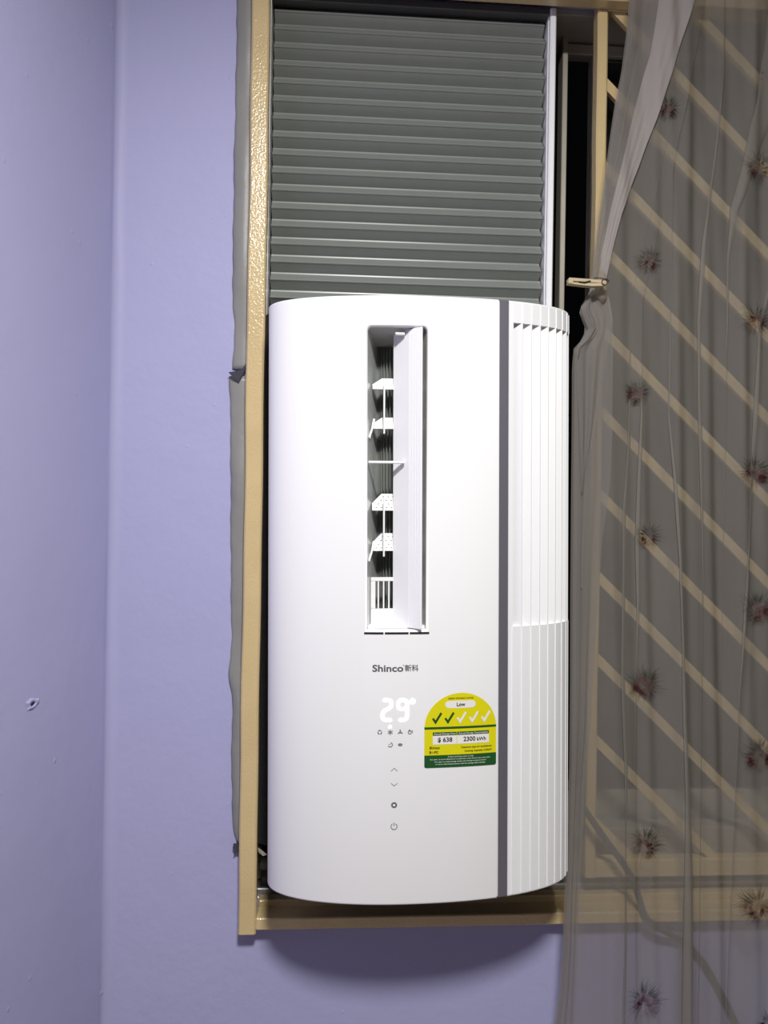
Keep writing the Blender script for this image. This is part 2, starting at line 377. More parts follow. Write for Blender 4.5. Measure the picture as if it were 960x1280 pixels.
# ------------------------------------------------------------------ the air conditioner
AX, AY, A_, B_, N_, AYAW, Z0, Z1, AROLL = .1197, -.1473, .2023, .0782, 2.1969, .0362, -.4888, .2705, -.0128
H = Z1 - Z0
ac = bpy.data.objects.new('air_conditioner', None); COL.objects.link(ac); ac.empty_display_size = .1
ac.rotation_euler = (0, AROLL, AYAW)
R3 = Matrix.Rotation(AYAW, 3, 'Z') @ Matrix.Rotation(AROLL, 3, 'Y')
ac.location = Vector((AX, AY, (Z0 + Z1) / 2 + ZC)) + R3 @ Vector((0, 0, -H / 2))
WL[ac] = None
tag(ac, 'tall white casement air conditioner with curved front, open vent and ribbed side', 'air conditioner')
def A(name, VF, mt, parent=None, smooth=False): return obj(name, VF, mt, parent or ac, smooth, local=True)
# plan outline of the front: arc length -> x, y, outward normal
_T = [-PI / 2 + PI * i / 2000 for i in range(2001)]
_P = [(A_ * math.copysign(abs(math.sin(t)) ** (2 / N_), math.sin(t)), B_ * (1 - max(0, math.cos(t)) ** (2 / N_))) for t in _T]
_S = [0]
for p, q in zip(_P, _P[1:]): _S.append(_S[-1] + math.dist(p, q))
_mid = _S[1000]; _S = [s - _mid for s in _S]; SM = _S[-1]
import bisect
def prof_at(s):
    if s <= -SM: return -A_, B_ + (-SM - s), -1, 0
    if s >= SM: return A_, B_ + (s - SM), 1, 0
    i = min(max(bisect.bisect(_S, s), 1), 2000)
    k = (s - _S[i - 1]) / max(1e-9, _S[i] - _S[i - 1])
    x = _P[i - 1][0] + k * (_P[i][0] - _P[i - 1][0]); y = _P[i - 1][1] + k * (_P[i][1] - _P[i - 1][1])
    a, b = max(0, i - 4), min(2000, i + 3)
    tx, ty = _P[b][0] - _P[a][0], _P[b][1] - _P[a][1]; L = math.hypot(tx, ty)
    return x, y, ty / L, -tx / L
def surf(s, h, off=0.0):
    x, y, nx, ny = prof_at(s); return (x + nx * off, y + ny * off, h)
def fillet(h, e=.003):
    d = min(h, H - h)
    return 0 if d >= e else -(e - math.sqrt(max(0, e * e - (e - d) ** 2)))
HR = [0, .0003, .0009, .0018, .003]
BACK = SM + .055
vs0, vs1, vh0, vh1, vr = -.0802, -.0007, .3404, .7225, .006
def skin(s_list, lo, hi, off=0.0, fil=True):
    """vertical strips between lo(s) and hi(s)"""
    V, F = [], []
    rows = None
    for s in s_list:
        l, h_ = lo(s), hi(s)
        hs = []
        hs += HR if (l == 0 and fil) else [l]
        hs += [H - q for q in HR[::-1]] if (h_ == H and fil) else [h_]
        V += [surf(s, q, off + (fillet(q) if fil else 0)) for q in hs]; rows = len(hs)
    for i in range(len(s_list) - 1):
        for k in range(rows - 1):
            F.append((i * rows + k, (i + 1) * rows + k, (i + 1) * rows + k + 1, i * rows + k + 1))
    return V, F
def span(a, b, step): 
    n = max(1, int(math.ceil((b - a) / step))); return [a + (b - a) * i / n for i in range(n + 1)]
def hole_top(s):
    d = min(s - vs0, vs1 - s)
    return vh1 if d >= vr else vh1 - vr + math.sqrt(max(0, vr * vr - (vr - d) ** 2))
mids = [vs0 + vr * (1 - math.cos(k * PI / 12)) for k in range(7)] + span(vs0 + vr, vs1 - vr, .004)[1:-1] + [vs1 - vr * (1 - math.cos(k * PI / 12)) for k in range(6, -1, -1)]
FE = .0885
A('front_panel', join(skin([-BACK] + span(-SM, -SM * .8, .003) + span(-SM * .8, vs0, .004)[1:], lambda s: 0, lambda s: H),
                      skin(mids, hole_top, lambda s: H), skin(mids, lambda s: 0, lambda s: vh0),
                      skin(span(vs1, FE, .004), lambda s: 0, lambda s: H),
                      ([surf(FE, 0, -.0025), surf(FE, 0), surf(FE, H), surf(FE, H, -.0025)], [(0, 1, 2, 3)])), M_white, smooth=True)
# lip of the vent opening: rounded edge running inward
loop = [(s, hole_top(s)) for s in mids] + [(vs1, vh0)] + [(s, vh0) for s in mids[::-1][1:-1]] + [(vs0, vh0)]
cs, chh = (vs0 + vs1) / 2, (vh0 + vh1) / 2
def inset(s, h, d):
    hx, hh = (vs1 - vs0) / 2, (vh1 - vh0) / 2
    return cs + (s - cs) * (1 - d / hx), chh + (h - chh) * (1 - d / hh)
secs = [(0, 0), (.0006, -.0001), (.0016, -.0009), (.0024, -.0028), (.0026, -.006)]
V, F = [], []
for d, off in secs:
    for s, h in loop: V.append(surf(*inset(s, h, d), off))
n = len(loop)
for i in range(len(secs) - 1):
    for k in range(n): F.append((i * n + k, (i + 1) * n + k, (i + 1) * n + (k + 1) % n, i * n + (k + 1) % n))
A('vent_rim', (V, F), M_white, smooth=True)
# duct behind the opening (tapers to the right at the back)
def dpt(x, y, h): return (x, y, h)
fx0, fx1 = vs0 + .0026, vs1 - .0026
fy0, fy1 = prof_at(fx0)[1] + .006, prof_at(fx1)[1] + .006
bx0, bx1, by = -.0600, -.0130, .066
dz0, dz1 = vh0 + .0026, vh1 - .0026
A('duct', ([(fx0, fy0, dz0), (fx0, fy0, dz1), (bx0, by, dz1 - .012), (bx0, by, dz0),
            (fx1, fy1, dz0), (fx1, fy1, dz1), (bx1, by, dz1 - .012), (bx1, by, dz0)],
           [(0, 1, 2, 3), (4, 7, 6, 5), (1, 5, 6, 2)]), M_duct)
A('duct_floor', ([(fx0, fy0, dz0), (fx1, fy1, dz0), (bx1, by, dz0), (bx0, by, dz0)], [(0, 1, 2, 3)]), M_white2)
A('fan_drum', join(([(bx0 - .001, by, dz0), (bx1 + .001, by, dz0), (bx1 + .001, by, dz1 - .012), (bx0 - .001, by, dz1 - .012)], [(0, 1, 2, 3)]),
                   *[tube([(-.0365 + .021 * math.cos(a), by + .004 - .012 * abs(math.sin(a)), dz0 + .004), (-.0365 + .021 * math.cos(a), by + .004 - .012 * abs(math.sin(a)), dz1 - .016)], .0012, 5) for a in [PI * (k + .5) / 14 for k in range(14)]]), M_ductback)
# horizontal guide blades
def blade(h, tilt, depth):
    y1, y0 = .052, .052 - depth
    pts = [(-.0655, y0 + .012), (-.0640, y0 + .006), (-.052, y0), (-.012, y0), (-.004, y0 + .008), (-.002, y1), (-.062, y1)]
    V = [(x, y, h - (y - .04) * tilt - .0006) for x, y in pts] + [(x, y, h - (y - .04) * tilt + .0006) for x, y in pts]
    n = len(pts)
    F = [tuple(range(n))[::-1], tuple(range(n, 2 * n))] + [(i, (i + 1) % n, n + (i + 1) % n, n + i) for i in range(n)]
    return V, F
def face_blade(h0, h1, holes):
    """guide blade: a trapezoid sheet standing nearly upright behind the opening"""
    poly = [(-.0688, h0), (-.0688, h0 + (h1 - h0) * .42), (-.0560, h1), (-.0170, h1), (-.0085, h0 + (h1 - h0) * .45), (-.0085, h0)]
    V = [(x, .030 + (h - h0) * .5, h) for x, h in poly] + [(x, .0325 + (h - h0) * .5, h) for x, h in poly]
    n = len(poly)
    return V, [tuple(range(n)), tuple(range(2 * n - 1, n - 1, -1))] + [(i, n + i, n + (i + 1) % n, (i + 1) % n) for i in range(n)]
blades = [(.6465, .6615, False), (.5960, .6110, False), (.4915, .5130, True), (.4400, .4620, True)]
for h0, h1, perf in blades:
    b = A('guide_blade', face_blade(h0, h1, perf), M_white2)
    if perf:
        hv = []
        for rI in range(4):
            for cI in range(8):
                x = -.0635 + cI * .0065 + (rI % 2) * .003; h = h0 + .0035 + rI * .0047
                if x < -.0560 and h > h0 + (x + .0688) * 1.3 + .006: continue
                y = .0297 + (h - h0) * .5
                hv.append(([(x + .0013 * math.cos(q * PI / 3), y, h + .0008 * math.sin(q * PI / 3)) for q in range(6)], [tuple(range(6))]))
        o = A('perforations', join(*hv), M_ductback, b)
for top, bot in ((.6560, .5890), (.5080, .4330)):
    A('link_rod', tube([(-.0545, .024, top), (-.0545, .024, bot)], .0012, 8), M_white2)
for h in (.5960, .4400):
    A('blade_lever', join(tube([(-.0668, .030, h + .012), (-.0700, .026, h - .002), (-.0735, .022, h - .0125)], [.0016, .0013, .0012], 6), tube([(-.0675, .031, h + .004), (-.0745, .024, h - .0125), (-.0722, .022, h - .0128)], .001, 6)), M_white2)
# lattice at the foot of the duct
gv = [bbox(-.0705, .001, .0300, .0325, .4010, .4060, .0004), bbox(-.0705, .001, .0300, .0325, .3435, .3660, .0004), bbox(-.0705, -.0645, .0300, .0325, .3662, .4008, .0004)]
for x in (-.0608, -.0540, -.0472, -.0404, -.0336, -.0268, -.0200, -.0132, -.0064): gv.append(bbox(x - .0009, x + .0009, .0300, .0325, .3662, .4008, .0002))
A('foot_lattice', join(*gv), M_white2)
A('foot_tray', join(bbox(-.0760, -.0035, .0115, .0298, .3432, .3465, .0005)), M_white2)
# dark slit pieces under the opening
for a, b in ((-.0810, -.0570), (-.0552, -.0258), (-.0242, .0002)):
    A('vent_slit', ([surf(s, h, .0004) for s in span(a, b, .004) for h in (.3376, .3402)], [(2 * i, 2 * i + 2, 2 * i + 3, 2 * i + 1) for i in range(len(span(a, b, .004)) - 1)]), M_dark)
# swinging vertical flap
p0, p1 = Vector((-.0412, .0310)), Vector((-.0106, -.0055))
d = (p1 - p0).normalized(); nn = Vector((d.y, -d.x))          # nn points to the front-left (towards the camera side)
if nn.y > 0: nn = -nn
th = .0024
pr = [p0 + nn * (-th / 2), p0 + nn * th / 2]
L = (p1 - p0).length
for k in range(7):
    a = L * (.55 + .058 * k)
    pr += [p0 + d * a + nn * th / 2, p0 + d * (a + .0006) + nn * (th / 2 + .0004), p0 + d * (a + .0012) + nn * (th / 2 + .0004), p0 + d * (a + .0016) + nn * th / 2]
pr += [p1 - d * .001 + nn * th / 2, p1, p1 - nn * th / 2]
fh0, fh1 = .3445, .7190
n = len(pr)
flap = A('vent_flap', ([(p.x, p.y, fh0) for p in pr] + [(p.x, p.y, fh1) for p in pr], [tuple(range(n)), tuple(range(2 * n - 1, n - 1, -1))] + [(i, n + i, n + (i + 1) % n, (i + 1) % n) for i in range(n)]), M_white2)
for h, xl in ((.7135, -.0420), (.5520, -.0755)):
    A('flap_arm', join(bbox(xl, -.0300, .010, .0165, h - .0016, h + .0016, .0006)), M_white2, flap)
# the rear shell, grey strip and ribbed side
A('top_cover', ((lambda P: ([(x, y, H - .0015) for x, y in P] + [(x, y, H - .010) for x, y in P], [tuple(range(len(P))), tuple(range(2 * len(P) - 1, len(P) - 1, -1))] + [(i, len(P) + i, len(P) + (i + 1) % len(P), (i + 1) % len(P)) for i in range(len(P))]))([surf(s, 0, -.003)[:2] for s in [-BACK] + span(-SM, SM, .008) + [BACK]])), M_white2)
A('bottom_cover', ((lambda P: ([(x, y, .010) for x, y in P] + [(x, y, .0015) for x, y in P], [tuple(range(len(P))), tuple(range(2 * len(P) - 1, len(P) - 1, -1))] + [(i, len(P) + i, len(P) + (i + 1) % len(P), (i + 1) % len(P)) for i in range(len(P))]))([surf(s, 0, -.003)[:2] for s in [-BACK] + span(-SM, SM, .008) + [BACK]])), M_dark)
A('rear_chassis', bbox(-.1840, .1800, B_ + .050, B_ + .165, .012, H - .004, .002), M_dsteel)
A('seam_backing', skin(span(FE - .004, .106, .004), lambda s: 0, lambda s: H, -.0022), M_white2, smooth=True)
A('trim_strip', skin(span(.0908, .1032, .003), lambda s: 0, lambda s: H, -.0002), M_strip, smooth=True)
F0, FP, FN = .1100, .01370, 8
FH0, FH1 = .3440, .7310
sl = span(.1036, F0, .003)
full = skin(sl, lambda s: 0, lambda s: H)
allS = span(F0, SM, .00345) + [SM + .01, BACK]
low = skin(allS, lambda s: 0, lambda s: FH0); upp = skin(allS, lambda s: FH1, lambda s: H)
ribs = []
for k in range(FN + 2):
    s = F0 + FP * k
    for l, h_ in ((0, FH0), (FH1, H)):
        q = [(s - .0010, 0), (s - .0006, .0009), (s + .0006, .0009), (s + .0012, -.0001)]
        V, F = [], []
        for ss, off in q: V += [surf(ss, l + .003 * (l == 0), off), surf(ss, h_ - .003 * (h_ == H), off)]
        for i in range(3): F.append((2 * i, 2 * i + 2, 2 * i + 3, 2 * i + 1))
        F += [(0, 2, 4, 6)[::-1], (1, 3, 5, 7)]
        ribs.append((V, F))
ledge = ([surf(s, FH0, o) for s in allS for o in (0, -.013)] + [surf(s, FH1, o) for s in allS for o in (0, -.013)], [])
nA = len(allS)
for i in range(nA - 1):
    ledge[1].append((2 * i, 2 * i + 1, 2 * i + 3, 2 * i + 2)); ledge[1].append((2 * nA + 2 * i, 2 * nA + 2 * i + 2, 2 * nA + 2 * i + 3, 2 * nA + 2 * i + 1))
sg = A('side_grille', join(full, low, upp, ledge, *ribs), M_white2)
for k in range(FN + 1):                        # each fin: recessed on its left, flush on its right
    s0, s1 = F0 + FP * k, min(F0 + FP * (k + 1), BACK)
    q = [(s0, -.0115), (s0 + FP * .5, -.0052), (s1 - .0014, .0004), (s1 - .0002, .0002), (s1 + .0002, -.0120)]
    V, F = [], []
    for s, off in q: V += [surf(s, FH0, off), surf(s, FH1, off)]
    for i in range(len(q) - 1): F.append((2 * i, 2 * i + 2, 2 * i + 3, 2 * i + 1))
    F.append((2 * len(q) - 2, 0, 1, 2 * len(q) - 1))
    F += [tuple(range(0, 2 * len(q), 2))[::-1], tuple(range(1, 2 * len(q), 2))]
    A('fin', (V, F), M_white2, sg)

# ---- printed marks on the front, laid on the curved panel
def onsurf(VF2, off): return [surf(s, h, off) for s, h in VF2[0]], VF2[1]
def Pq(px, py): return ((px - 536.15) * .0010, .2579 - (py - 873) * .000993)
def disc(c, r, n=16): return [(c[0] + r * math.cos(2 * PI * k / n), c[1] + r * math.sin(2 * PI * k / n)) for k in range(n)], [tuple(range(n))]
def stroke(pts, wd, closed=False, cap=True):
    P = list(pts) + ([pts[0]] if closed else []); out = []
    for a, b in zip(P, P[1:]):
        dx, dy = b[0] - a[0], b[1] - a[1]; L = math.hypot(dx, dy) or 1; nx, ny = -dy / L * wd / 2, dx / L * wd / 2
        out.append(([(a[0] + nx, a[1] + ny), (a[0] - nx, a[1] - ny), (b[0] - nx, b[1] - ny), (b[0] + nx, b[1] + ny)], [(0, 1, 2, 3)]))
    for p in (P if cap else P[1:-1]): out.append(disc(p, wd / 2, 12))
    return join2(*out)
def join2(*vfs):
    V, F = [], []
    for v, f in vfs:
        k = len(V); V += list(v); F += [tuple(i + k for i in q) for q in f]
    return V, F
def text2(body, x, y, size, align='LEFT', bold=0.0, width=None):
    """lettering as flat outlines; x,y = baseline anchor; width squeezes it to fit"""
    cu = bpy.data.curves.new('lettering', 'FONT'); cu.body = body; cu.size = 1.0; cu.align_x = 'LEFT'; cu.offset = bold; cu.resolution_u = 3; cu.fill_mode = 'FRONT'
    o = bpy.data.objects.new('lettering', cu); COL.objects.link(o)
    dg = bpy.context.evaluated_depsgraph_get(); ev = o.evaluated_get(dg); me = ev.to_mesh()
    V = [(v.co.x, v.co.y) for v in me.vertices]; F = [tuple(p.vertices) for p in me.polygons]; ev.to_mesh_clear()
    bpy.data.objects.remove(o); bpy.data.curves.remove(cu)
    x0, x1 = min(v[0] for v in V), max(v[0] for v in V)
    sx = size if width is None else width / (x1 - x0)
    wd = (x1 - x0) * sx
    ox = x - {'LEFT': 0, 'CENTER': wd / 2, 'RIGHT': wd}[align]
    return [(ox + (v[0] - x0) * sx, y + v[1] * size) for v in V], F
E3 = .0003
A('brand_lettering', onsurf(text2('Shinco', Pq(465.5, 0)[0], Pq(0, 839.3)[1], .0118, bold=.024, width=.0385), E3), M_text)
A('brand_lettering', onsurf(text2('\u65b0\u79d1', Pq(505.8, 0)[0], Pq(0, 838.6)[1], .0090, bold=.014, width=.0172), E3), M_text)
A('brand_lettering', onsurf(text2('\u00ae', Pq(503.6, 0)[0], Pq(0, 832.8)[1], .0030, width=.0016), E3), M_text)
ZQ = lambda x, y: Pq(450 + x * .09375, 820 + y * .09375)
two = [(325, 590), (375, 588), (408, 600), (422, 635), (418, 670), (395, 695), (345, 722), (312, 745), (300, 785), (300, 815), (315, 845), (345, 855), (405, 855)]
nine = [(630, 655), (622, 615), (600, 592), (565, 586), (530, 596), (510, 622), (506, 655), (514, 690), (535, 708), (570, 712), (605, 704), (630, 680)]
led = A('temperature_display', onsurf(join2(stroke([ZQ(*p) for p in two], .0042), stroke([ZQ(*p) for p in nine], .0041, True), stroke([ZQ(*p) for p in [(630, 655), (630, 800), (618, 838), (590, 853), (535, 855)]], .0042), disc(ZQ(700, 608), .0036), disc(ZQ(402, 945), .0022)), E3), M_led)
def ic(name, vf, m_=None): A(name, onsurf(vf, E3), m_ or M_icon)
def arc(c, r, a0, a1, n=14): return [(c[0] + r * math.cos(math.radians(a0 + (a1 - a0) * k / n)), c[1] + r * math.sin(math.radians(a0 + (a1 - a0) * k / n))) for k in range(n + 1)]
c = Pq(475, 915.3); ic('recycle_icon', join2(*[stroke(arc(c, .0023, a, a + 75), .0011) for a in (55, 175, 295)]))
c = Pq(488, 915.3); ic('snowflake_icon', join2(disc(c, .0016), *[stroke([(c[0] - .0029 * math.cos(a), c[1] - .0029 * math.sin(a)), (c[0] + .0029 * math.cos(a), c[1] + .0029 * math.sin(a))], .0011) for a in (PI / 6, PI / 2, 5 * PI / 6)]))
c = Pq(500.4, 915.3); ic('fan_icon', join2(disc(c, .0007), *[stroke([(c[0] + .0007 * math.cos(a), c[1] + .0007 * math.sin(a)), (c[0] + .0026 * math.cos(a + .35), c[1] + .0026 * math.sin(a + .35))], .0016) for a in (PI / 2 - .3, PI / 2 + 2 * PI / 3 - .3, PI / 2 + 4 * PI / 3 - .3)]))
c = Pq(513, 915.3); ic('dry_icon', join2(stroke(arc((c[0] - .0008, c[1] - .0006), .0019, 20, 340), .0009), stroke([(c[0] - .0026, c[1] + .0003), (c[0] - .0012, c[1] + .0029), (c[0] + .0004, c[1] + .0011)], .0009), stroke(arc((c[0] + .0016, c[1] + .0005), .0013, -90, 90), .0008)))
c = Pq(488, 931); ic('sleep_icon', join2(stroke(arc(c, .0027, -150, 70), .0010), stroke([(c[0] - .0016, c[1] + .0008), (c[0] + .0002, c[1] + .0008)], .0007)))
c = Pq(500.4, 931); ic('turbo_icon', join2(disc((c[0] - .0012, c[1]), .0016), disc((c[0] + .0012, c[1]), .0016), disc(c, .0019)))
c = Pq(493, 962); ic('up_button', stroke([(c[0] - .0038, c[1] - .0018), (c[0], c[1] + .0016), (c[0] + .0038, c[1] - .0018)], .0007))
c = Pq(493, 981); ic('down_button', stroke([(c[0] - .0038, c[1] + .0018), (c[0], c[1] - .0016), (c[0] + .0038, c[1] + .0018)], .0007))
c = Pq(493, 1006.5); ic('gear_button', join2(stroke(arc(c, .0025, 0, 345, 23), .0014, True), *[stroke([(c[0] + .003 * math.cos(a), c[1] + .003 * math.sin(a)), (c[0] + .0039 * math.cos(a), c[1] + .0039 * math.sin(a))], .0013, cap=False) for a in [k * PI / 4 + .39 for k in range(8)]]), M_text)
c = Pq(493, 1033.3); ic('power_button', join2(stroke(arc(c, .0038, 125, 415, 22), .0009), stroke([(c[0], c[1] + .0048), (c[0], c[1] + .0008)], .0009)))
A('sensor_dot', onsurf(disc((.0377, .578), .0008), E3), M_lwh)

# ---- energy label sticker
kS0, kS1, kH0, kH1 = -.0056, .0872, .1707, .2190
kc, kr = (kS0 + kS1) / 2, (kS1 - kS0) / 2
def sticker_poly(lo, hi, off, mt, name, parent, x0=None, x1=None):
    x0 = kS0 if x0 is None else x0; x1 = kS1 if x1 is None else x1
    ss = span(x0, x1, .0023)
    V = []; F = []
    for s in ss: V += [surf(s, lo(s), off), surf(s, hi(s), off)]
    for i in range(len(ss) - 1): F.append((2 * i, 2 * i + 2, 2 * i + 3, 2 * i + 1))
    return A(name, (V, F), mt, parent, True)
def edge_round(s, r=.0024):
    d = min(s - kS0, kS1 - s); return 0 if d >= r else r - math.sqrt(max(0, r * r - (r - d) ** 2))
dome = lambda s: kH1 + .0443 * math.sqrt(max(0, 1 - ((s - kc) / kr) ** 2))
ssD = [kc - kr * math.cos(k * PI / 48) for k in range(49)]
V, F = [], []
for s in ssD: V += [surf(s, kH0 + edge_round(s), .0004), surf(s, dome(s), .0004)]
for i in range(48): F.append((2 * i, 2 * i + 2, 2 * i + 3, 2 * i + 1))
lab = A('energy_label', (V, F), M_yel, smooth=True); lab['label'] = 'yellow and green energy rating sticker with two of five ticks filled'
V, F = [], []
for s in ssD: V += [surf(s, kH0 + edge_round(s), .0006), surf(s, .1862, .0006)]
for i in range(48): F.append((2 * i, 2 * i + 2, 2 * i + 3, 2 * i + 1))
A('green_band', (V, F), M_grn, lab, True)
sticker_poly(lambda s: .2186, lambda s: .2214, .0006, M_grn, 'green_line', lab)
for a, b in ((.0050, .0352), (.0360, .0775)):
    sticker_poly(lambda s: .1995, lambda s: .2108, .0006, M_lwh, 'value_box', lab, a, b)
    sticker_poly(lambda s: .2106, lambda s: .2148, .0007, M_grn, 'value_header', lab, a, b)
pill = join2(stroke([(.0252, .2490), (.0552, .2490)], .0092)); A('rating_pill', onsurf(pill, .0006), M_lwh, lab)
for k in range(5):
    cx = .0103 + .0157 * k; hb = .2248
    t = [(cx - .0064, hb + .0068), (cx - .0042, hb + .0082), (cx - .0020, hb + .0050), (cx + .0044, hb + .0150), (cx + .0066, hb + .0132), (cx - .0018, hb + .0)]
    V2 = t; F2 = [(0, 5, 2, 1), (2, 5, 4, 3)]
    A('tick', onsurf((V2, F2), .0007), M_grn if k < 2 else M_lwh, lab)
def ltx(body, x, y, size, mt, align='LEFT', bold=0.0, width=None): A('lettering', onsurf(text2(body, x, y, size, align, bold, width), .0009), mt, lab)
ltx('ENERGY EFFICIENCY RATING', .0408, .2558, .0026, M_blk, 'CENTER', .01, .032)
ltx('Low', .0408, .2470, .0062, M_blk, 'CENTER', .02, .0110)
ltx('Annual Energy Cost', .0201, .2118, .0030, M_lwh, 'CENTER', .008, .0275)
ltx('Annual Energy Consumption', .0568, .2118, .0030, M_lwh, 'CENTER', .008, .0385)
ltx('$ 638', .0205, .2027, .0078, M_blk, 'CENTER', .02, .0185)
ltx('2300', .0518, .2027, .0078, M_blk, 'CENTER', .02, .0155)
ltx('kWh', .0675, .2027, .0062, M_blk, 'CENTER', .02, .0118)
ltx('Shinco', .0008, .1942, .0042, M_blk, 'LEFT', .02, .0130)
ltx('B1-FC', .0008, .1886, .0042, M_blk, 'LEFT', .02, .0112)
ltx('Casement type air-conditioner', .0815, .1943, .0030, M_blk, 'RIGHT', .015, .0405)
ltx('Cooling Capacity 2.05kW', .0815, .1895, .0030, M_blk, 'RIGHT', .015, .0360)
for i, (tx, wd) in enumerate((('Today\'s purchase price is only', .033), ('the start. A more efficient air-conditioner costs less to run every year.', .078), ('For tips on using energy wisely and saving money at home', .066), ('or more information please visit the energy label website', .064))):
    ltx(tx, .0405, .1833 - .0030 * i, .0020, M_lwh, 'CENTER', .01, wd)

# clear plastic clip under the unit and crumpled foil at its right edge
def awp(x, y, h): return tuple(R3 @ Vector((x, y, h - H / 2)) + Vector((AX, AY, (Z0 + Z1) / 2)))
V = [awp(x, y, h) for x, y, h in ((.120, .030, .0014), (.136, .034, .0014), (.138, .030, -.0058), (.1285, .026, -.0036), (.124, .026, -.0050), (.120, .040, .0014), (.136, .044, .0014), (.136, .042, -.006), (.124, .040, -.005))]
tag(obj('plastic_clip', (V, [(0, 4, 3, 2, 1), (5, 6, 7, 8), (0, 5, 8, 4), (1, 2, 7, 6), (4, 8, 7, 3), (3, 7, 2), (0, 1, 6, 5)]), M_clear), 'small clear plastic clip under the right end of the air conditioner', 'clip')
random.seed(3)
V, F = [], []
for i in range(6):
    for k in range(7):
        a = 2 * PI * k / 7; b = -PI / 2 + PI * (i + .5) / 6; rd = .0034 * random.uniform(.6, 1.35)
        V.append((.3262 + rd * .7 * math.cos(b) * math.cos(a), -.040 + rd * math.cos(b) * math.sin(a), -.2815 + .0055 * math.sin(b) * random.uniform(.8, 1.2)))
for i in range(5):
    for k in range(7): F.append((i * 7 + k, i * 7 + (k + 1) % 7, (i + 1) * 7 + (k + 1) % 7, (i + 1) * 7 + k))
F += [tuple(range(7))[::-1], tuple(range(35, 42))]
tag(obj('foil_scrap', (V, F), M_foil), 'tiny crumpled silver foil scrap at the right edge of the air conditioner', 'foil scrap')

# ------------------------------------------------------------------ power cable behind the curtain
cab = [(0.3461, -0.3957), (0.3604, -0.4164), (0.3867, -0.4533), (0.413, -0.488), (0.4322, -0.517), (0.4433, -0.5459), (0.4543, -0.5748), (0.4806, -0.596), (0.507, -0.6139), (0.531, -0.6317), (0.5528, -0.6576), (0.5737, -0.6928), (0.5984, -0.7398), (.622, -.80), (.63, -.95)]
def smooth_path(P, n=6):
    out = []
    for i in range(len(P) - 1):
        a, b, c_, d_ = P[max(i - 1, 0)], P[i], P[i + 1], P[min(i + 2, len(P) - 1)]
        for k in range(n):
            t = k / n
            out.append(tuple(.5 * (2 * b[j] + (c_[j] - a[j]) * t + (2 * a[j] - 5 * b[j] + 4 * c_[j] - d_[j]) * t * t + (3 * b[j] - a[j] - 3 * c_[j] + d_[j]) * t ** 3) for j in range(len(b))))
    return out + [P[-1]]
cp = [(.322, -.018, -.362)] + [(x, -.027 + .020 * max(0, min(1, (-.585 - z) / .035)), z) for x, z in cab]
tag(obj('power_cable', tube(smooth_path(cp), .0044, 8), M_cable, smooth=True), 'dark power cable curving down behind the sheer curtain', 'cable')

# ------------------------------------------------------------------ sheer curtain
cu = thing('sheer_curtain', 'grey sheer curtain with printed thistles, clipped back beside the air conditioner', 'curtain', (.7, -.055, -.80))
cL = [(.4030, .80), (0.3974, 0.7168), (0.3947, 0.6721), (0.3876, 0.6162), (0.3793, 0.5713), (0.3692, 0.4931), (0.3591, 0.415), (0.3532, 0.3593), (0.3503, 0.3259), (0.3492, 0.3125), (0.334, 0.2855), (0.3341, 0.2788), (0.3411, 0.2613), (0.3435, 0.2559), (0.3369, 0.2413), (0.3268, 0.2299), (0.3250, 0.2032), (0.3260, 0.1147), (0.3268, 0.004), (0.3276, -0.1067), (0.3292, -0.2396), (0.3296, -0.3503), (0.3272, -0.461), (0.3245, -0.5274), (0.3231, -0.5938), (0.3194, -0.6491), (0.3113, -0.7042), (.296, -.80)]
cH = [(.510, .80), (0.4877, 0.7187), (0.4638, 0.6395), (0.4432, 0.5718), (0.415, 0.4873), (0.3878, 0.4142), (0.374, 0.3584), (0.3678, 0.325), (0.3668, 0.3117), (0.3727, 0.2965), (0.3777, 0.2701), (0.3784, 0.2259), (0.379, 0.1154), (0.3778, 0.049), (0.369, -0.0395), (0.3621, -0.1721), (0.3571, -0.2826), (0.3495, -0.3708), (0.3464, -0.4591), (.343, -.60), (.337, -.80)]
cM = [(.449, .80), (0.4363, 0.7157), (0.4262, 0.6375), (0.408, 0.5701), (0.3888, 0.4917), (0.3709, 0.4135), (0.3605, 0.3579), (0.3587, 0.3247)]
XRC = 1.15
